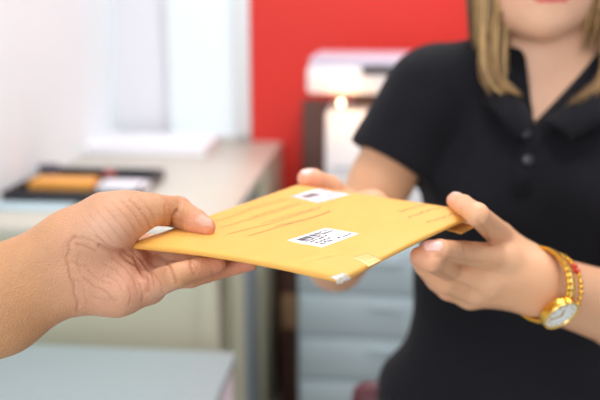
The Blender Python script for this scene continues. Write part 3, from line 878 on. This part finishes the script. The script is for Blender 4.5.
    # collar: folded flaps either side of the V
    def strip(path_in, path_out, name):
        n = len(path_in); V = []; Fc = []
        for r in range(5):
            t = r / 4
            for i in range(n):
                p = path_in[i] * (1 - t) + path_out[i] * t; p = p + np.array([0, -.006, .004]) * math.sin(math.pi * t); V.append(p)
        for r in range(4):
            for i in range(n - 1): Fc.append((r * n + i, r * n + i + 1, (r + 1) * n + i + 1, (r + 1) * n + i))
        o = mesh_obj(name, np.array(V) - org, Fc, M_shirt, shirt)
        md = o.modifiers.new('s', 'SOLIDIFY'); md.thickness = .0035; md.offset = 0
        return o
    for sx in (-1, 1):
        back = np.array([nb[0], 1.115, nb[2] + .035])
        side = np.array([nb[0] + sx * .062, 1.06, nb[2] + .022])
        fs = PY(512 if sx < 0 else 594, 84, .985)
        tipv = PY(534 if sx < 0 else 542, 122, .948)
        pin = spline([back, side, fs, tipv], 22)
        ob = back + np.array([0, .03, -.035]); osd = side + np.array([sx * .035, .0, -.028])
        of = PY(494 if sx < 0 else 622, 112, .955); ot = PY(517 if sx < 0 else 572, 140, .935)
        pout = spline([ob, osd, of, ot], 22)
        strip(pin, pout, 'collar')
    # placket with buttons
    pl = []
    def front(px, py):       # shirt surface depth by marching
        r = ray(px, py); best = None
        for Y in np.arange(.80, 1.05, .001):
            p = CAM + r * (Y / r[1]); i = np.round((p - S.lo) / S.v).astype(int)
            if (i >= 0).all() and (i < S.n).all() and S.f[tuple(i)] < 0: return p
        return PY(px, py, .95)
    pts = [(532, 130), (527, 150), (523, 172), (520, 194)]
    Vp, Fp = [], []
    for k, (x, y) in enumerate(pts):
        for dx in (-9, 9): Vp.append(front(x + dx, y) + np.array([0, -.0025, 0]))
        if k: Fp.append((2 * k - 2, 2 * k - 1, 2 * k + 1, 2 * k))
    o = mesh_obj('placket', np.array(Vp) - org, Fp, M_shirt, shirt); md = o.modifiers.new('s', 'SOLIDIFY'); md.thickness = .002; md.offset = 0
    M_btn = mat('dark_button', srgb(46, 46, 56), .3, var=.02)
    for x, y in ((525, 132), (527, 159)):
        p = front(x, y) + np.array([0, -.0045, 0])
        n = unit([-.1, -1, .2])
        MB().cyl(p - org, p - org + n * .003, .0062, .0058, bev=.0008).build('button', M_btn, shirt)
    # trousers and shoes below the frame
    Tt = Field([-.02, .88, .02], [.64, 1.24, .93], .006)
    Tt.ell(np.array([CX, 1.06, .86]), [.17, .11, .12], .03)
    for sx in (-1, 1): Tt.chain([(np.array([CX + sx * .08, 1.06, .84]), .095), (np.array([CX + sx * .09, 1.055, .48]), .066), (np.array([CX + sx * .095, 1.07, .07]), .05)], .02)
    V, Q = Tt.mesh(); fast_mesh('trousers', V - org, Q, mat('charcoal_twill', srgb(34, 34, 40), .8, var=.1, scale=80), body)
    for sx in (-1, 1):
        sh = Field([CX + sx * .095 - .06, .88, -.01], [CX + sx * .095 + .06, 1.16, .12], .004)
        sh.chain([(np.array([CX + sx * .095, 1.10, .036]), .036), (np.array([CX + sx * .1, .95, .030]), .032)], .01); V, Q = sh.mesh()
        V[:, 2] = np.maximum(V[:, 2], .001)
        fast_mesh('shoe', V - org, Q, M_dark, body)
    # --- hair: locks of fine strands
    M_hair = mat('blond_brown_hair', srgb(178, 136, 84), .42, attr='tint', var=.25, scale=90, spec=.5)
    Vh, Fh, Ch = [], [], []
    def lock(ctrl, n, spread, r):
        for _ in range(n):
            o_ = rng.normal(0, 1, 3) * spread
            t_end = rng.uniform(.80, 1.0)
            P = [np.array(c) + o_ * (1 - .35 * i / len(ctrl)) + rng.normal(0, .0015, 3) for i, c in enumerate(ctrl)]
            pts = spline(P, 18)[:max(6, int(18 * t_end))]
            rr = r * rng.uniform(.6, 1.3) * np.concatenate([np.ones(len(pts) - 4), np.linspace(.85, .15, 4)])
            v, f = tube(pts, rr, 5)
            b = len(Vh) and sum(len(x) for x in Vh) or 0
            Vh.append(np.array(v)); Fh.extend([tuple(i + b for i in ff_) for ff_ in f])
            c = lin(*[(184, 146, 92), (128, 94, 60), (206, 170, 116), (92, 66, 44), (150, 114, 72)][rng.integers(0, 5)]); Ch.append(np.tile(c, (len(v), 1)))
    hcx, hcy, hcz = hc
    topc = hc + np.array([0, .01, .118])
    # front left curtain (beside the face)
    for (x0, x1, x2, x3, Y, sp) in ((484, 480, 488, 514, .985, .0035), (490, 487, 494, 516, .98, .0035), (497, 493, 498, 512, .99, .004), (480, 477, 482, 500, 1.0, .0045), (502, 499, 503, 508, 1.01, .005), (486, 483, 490, 506, 1.02, .006), (505, 500, 506, 512, 1.03, .006)):
        lock([topc + np.array([-.005, -.03, 0]), hc + np.array([-.058, -.06, .07]), PY(x0 + 3, -40, Y + .01), PY(x0 + 5, 0, Y), PY(x1 + 6, 40, Y), PY(x2 + 3, 78, Y - .01), PY(x3 - 2, 94 - (x0 - 480) * .25, Y - .02), PY(x3 + 10, 98 - (x0 - 480) * .2, Y - .022)], 26, sp, .0011)
    for (x0, x1, x2, x3, Y, sp) in ((612, 610, 604, 582, .985, .0035), (606, 605, 600, 578, .98, .0035), (618, 616, 608, 590, .99, .005), (600, 602, 598, 585, 1.01, .005), (612, 612, 606, 594, 1.02, .006), (624, 622, 612, 600, 1.02, .006)):
        lock([topc + np.array([.005, -.03, 0]), hc + np.array([.058, -.06, .07]), PY(x0 + 1, -40, Y + .01), PY(x0, 0, Y), PY(x1, 40, Y), PY(x2, 78, Y - .01), PY(x3, 98, Y - .022), PY(x3 - 16, 107, Y - .026)], 26, sp, .0011)
    # crown and back of the head
    for k in range(46):
        a = math.pi * (-.18 + 1.36 * k / 45)
        dx, dy = math.cos(a), math.sin(a)
        lock([topc + np.array([dx * .012, dy * .02, -.002]), hc + np.array([dx * .055, dy * .070 + .01, .092]), hc + np.array([dx * .073, dy * .096 + .01, .02]), hc + np.array([dx * .070, dy * .094 + .01, -.06]), hc + np.array([dx * .064, dy * .080 + .012, -.135])], 16, .0045, .0016)
    cap = Field(hc - .14, hc + .14, .004)
    cap.ell(hc + np.array([0, .020, .028]), [.080, .094, .092], .01)
    cap.ell(hc + np.array([0, .050, -.06]), [.070, .055, .085], .03)
    # open at the face
    sl, X = cap.sub(cap.lo, cap.lo + cap.v * (cap.n - 1))
    fc = np.maximum(np.abs(X[..., 0] - hc[0]) - .066, np.maximum(X[..., 1] - (hc[1] - .015), X[..., 2] - (hc[2] + .070)))
    cap.f = np.maximum(cap.f, -fc).astype(np.float32)
    cv_, cq = cap.mesh()
    b = sum(len(x) for x in Vh); Vh.append(cv_); Fh.extend([tuple(int(i) + b for i in q) for q in cq]); Ch.append(np.tile(lin(140, 102, 64), (len(cv_), 1)))
    VV = np.concatenate(Vh); CC = np.concatenate(Ch)
    o = mesh_obj('hair', VV - org, Fh, M_hair, body)
    at_ = o.data.color_attributes.new('tint', 'FLOAT_COLOR', 'POINT'); at_.data.foreach_set('color', np.concatenate([CC, np.ones((len(CC), 1))], 1).astype(np.float32).ravel())
    # thin gold necklace
    # --- wristwatch
    ax = unit(elL - wrL)
    c0 = PY(541, 285, .655)
    m_ = -FWD; m_ = unit(m_ - (m_ @ ax) * ax); d_ = np.cross(ax, m_); 
    if d_[2] > 0: d_ = -d_
    M_gold = mat('polished_gold', srgb(232, 178, 70), .22, metal=1, var=.05, scale=300)
    M_gold2 = mat('pale_gold', srgb(244, 206, 120), .2, metal=1, var=.05, scale=300)
    M_dial = mat('white_dial', srgb(226, 236, 238), .25, var=.02, coat=.5)
    wt = thing('wristwatch', 'gold wristwatch with round white dial on the woman\'s wrist', 'watch', c0)
    ra, rb = .0285, .0280
    def ringp(ph, extra=0, along=0): return (ra + extra) * math.cos(ph) * m_ + (rb + extra) * math.sin(ph) * d_ + ax * along
    ph0 = math.radians(38)
    br = MB(); br2 = MB()
    nl = 30
    skew = .010     # the loose bracelet sits a little askew
    def place(mbb, ph, w, l, th, al):
        p = ringp(ph, th / 2, al + skew * math.sin(ph - ph0)); q = ringp(ph + .01, th / 2, al + skew * math.sin(ph + .01 - ph0))
        t = unit(q - p); nrm = unit(p - ax * (p @ ax)); nrm = unit(nrm - (nrm @ t) * t); s_ = np.cross(nrm, t)
        Rm = Matrix([list(x) for x in np.stack([t, s_, nrm], 1)])
        mbb.box(p, (l, w, th), .0008, 2, rot=Rm)
    for k in range(nl):
        ph = ph0 + .42 + (2 * math.pi - .84) * (k + .5) / nl
        place(br2, ph, .0045, .0052, .0034, 0)
        for s_ in (-1, 1): place(br, ph + .03, .0042, .0056, .0030, s_ * .0043)
    brc = br.build('bracelet', M_gold, wt); br2.build('centre_links', M_gold2, brc)
    cc = ringp(ph0, .001); nrm = unit(-FWD * .66 + RIGHT * .34 - UP * .67); cc = cc + UP * .005 - RIGHT * .003 - FWD * .003
    MB().cyl(cc, cc + nrm * .0065, .0158, .0163, seg=40, bev=.0008).build('case', M_gold, wt)
    bz = MB(); 
    bzv, bzf = tube([cc + nrm * .0072 + .0150 * (math.cos(a) * unit(np.cross(nrm, ax)) + math.sin(a) * unit(np.cross(nrm, np.cross(nrm, ax)))) for a in np.linspace(0, 2 * math.pi, 41)], .0013, 8)
    mesh_obj('bezel', bzv, bzf, M_gold2, wt)
    dial = MB().cyl(cc + nrm * .0055, cc + nrm * .0070, .0140, seg=40).build('dial', M_dial, wt)
    e1 = unit(np.cross(nrm, ax)); e2 = np.cross(nrm, e1)
    def bar(a, l0, l1, w, nm, m, par):
        d1 = math.cos(a) * e1 + math.sin(a) * e2
        p = cc + nrm * .0075 + d1 * (l0 + l1) / 2
        Rm = Matrix([list(x) for x in np.stack([d1, np.cross(nrm, d1), nrm], 1)])
        return MB().box(p, (l1 - l0, w, .0005), rot=Rm).build(nm, m, par)
    bar(.6, -.001, .0075, .0010, 'hour_hand', M_gold, wt); bar(2.4, -.001, .0105, .0008, 'minute_hand', M_gold, wt)
    mk = MB()
    for k in range(12):
        a = k * math.pi / 6; d1 = math.cos(a) * e1 + math.sin(a) * e2
        mk.box(cc + nrm * .0073 + d1 * .0108, (.0021, .0008, .0004), rot=Matrix([list(x) for x in np.stack([d1, np.cross(nrm, d1), nrm], 1)]))
    mk.build('hour_marker', M_gold, dial)
    cw = unit(np.cross(nrm, e1)) ; MB().cyl(cc + nrm * .003 + ax * .0145, cc + nrm * .003 + ax * .0185, .0024, seg=14, bev=.0004).build('crown', M_gold, wt)
    # thin chain bracelet with red beads next to the watch
    c1 = c0 + ax * .0135
    bt = thing('chain_bracelet', 'thin gold chain bracelet with red beads worn beside the gold watch', 'bracelet', c1)
    g1 = MB(); 
    for k in range(40):
        ph = 2 * math.pi * k / 40
        pp = (.0292) * math.cos(ph) * m_ + (.0287) * math.sin(ph) * d_ + ax * .003 * math.sin(ph * 2)
        if k % 10 in (4, 5) and k > 20: 
            MB().sph(pp, .0028).build('bead', bpy.data.materials.get('red_bead') or mat('red_bead', srgb(200, 56, 30), .3, var=.05), bt)
        else: g1.sph(pp, .0022, (1, 1, 1))
    g1.build('chain', M_gold, bt)
    return body
woman()

# ---------------------------------------------------------------- light
def area(name, loc, rot, sx, sy, energy, col=(1, 1, 1)):
    l = bpy.data.lights.new(name, 'AREA'); l.shape = 'RECTANGLE'; l.size = sx; l.size_y = sy; l.energy = energy; l.color = col
    o = bpy.data.objects.new(name, l); COL.objects.link(o); o.location = loc; o.rotation_euler = rot; return o
M_tube = mat('lit_diffuser', (1, 1, 1, 1), .5, emit=(1, .98, .95, 1), estr=6)
for k, (u_, v_) in enumerate(((.2, .6), (.2, 2.0), (1.5, 1.2))):  # ceiling panels out of view, added to light the room
    p = rm(u_, v_, 2.66)
    cl = thing('added_ceiling_light', ['white ceiling panel light above the envelope', 'white ceiling panel light nearest the red wall', 'white ceiling panel light above the right side of the room'][k], 'light', p, RZ)
    MB().box((0, 0, .015), (.66, .66, .03), .005).build('housing', M_white, cl)
    MB().box((0, 0, -.004), (.60, .60, .008), .002).build('diffuser', M_tube, cl)
    area('added_ceiling_area', (p[0], p[1], 2.645), (0, 0, RZ), .6, .6, (20, 34, 20)[k], (.97, .985, 1))
# added frontal fill behind the lens, brightens the palm and forearm
area('front_fill', (-.9, -1.3, 1.75), (math.radians(76), 0, math.radians(-28)), 1.8, 1.4, 85, (.95, .98, 1))
pl_ = bpy.data.lights.new('flare_glow', 'POINT'); pl_.energy = .9; pl_.color = (1, .5, .2); pl_.shadow_soft_size = .02  # warm light of the lamp added for the flare
po = bpy.data.objects.new('flare_glow', pl_); COL.objects.link(po); po.location = tuple(lp + np.array([0, -.05, 0]))
wd_ = bpy.data.worlds.new('world'); sc.world = wd_; wd_.use_nodes = True
wd_.node_tree.nodes['Background'].inputs[0].default_value = (.88, .96, 1, 1); wd_.node_tree.nodes['Background'].inputs[1].default_value = 1.0

# ---------------------------------------------------------------- camera
cd = bpy.data.cameras.new('camera'); cam = bpy.data.objects.new('camera', cd); COL.objects.link(cam)
cam.location = tuple(CAM); cam.rotation_euler = (math.pi / 2 - PITCH, 0, 0)
cd.sensor_width = 36; cd.lens = 50; cd.clip_start = .01
cd.dof.use_dof = True; cd.dof.focus_distance = .53; cd.dof.aperture_fstop = 5.0
sc.camera = cam
sc.view_settings.view_transform = 'Standard'; sc.view_settings.look = 'None'; sc.view_settings.gamma = 1
sc.view_settings.exposure = -0.9
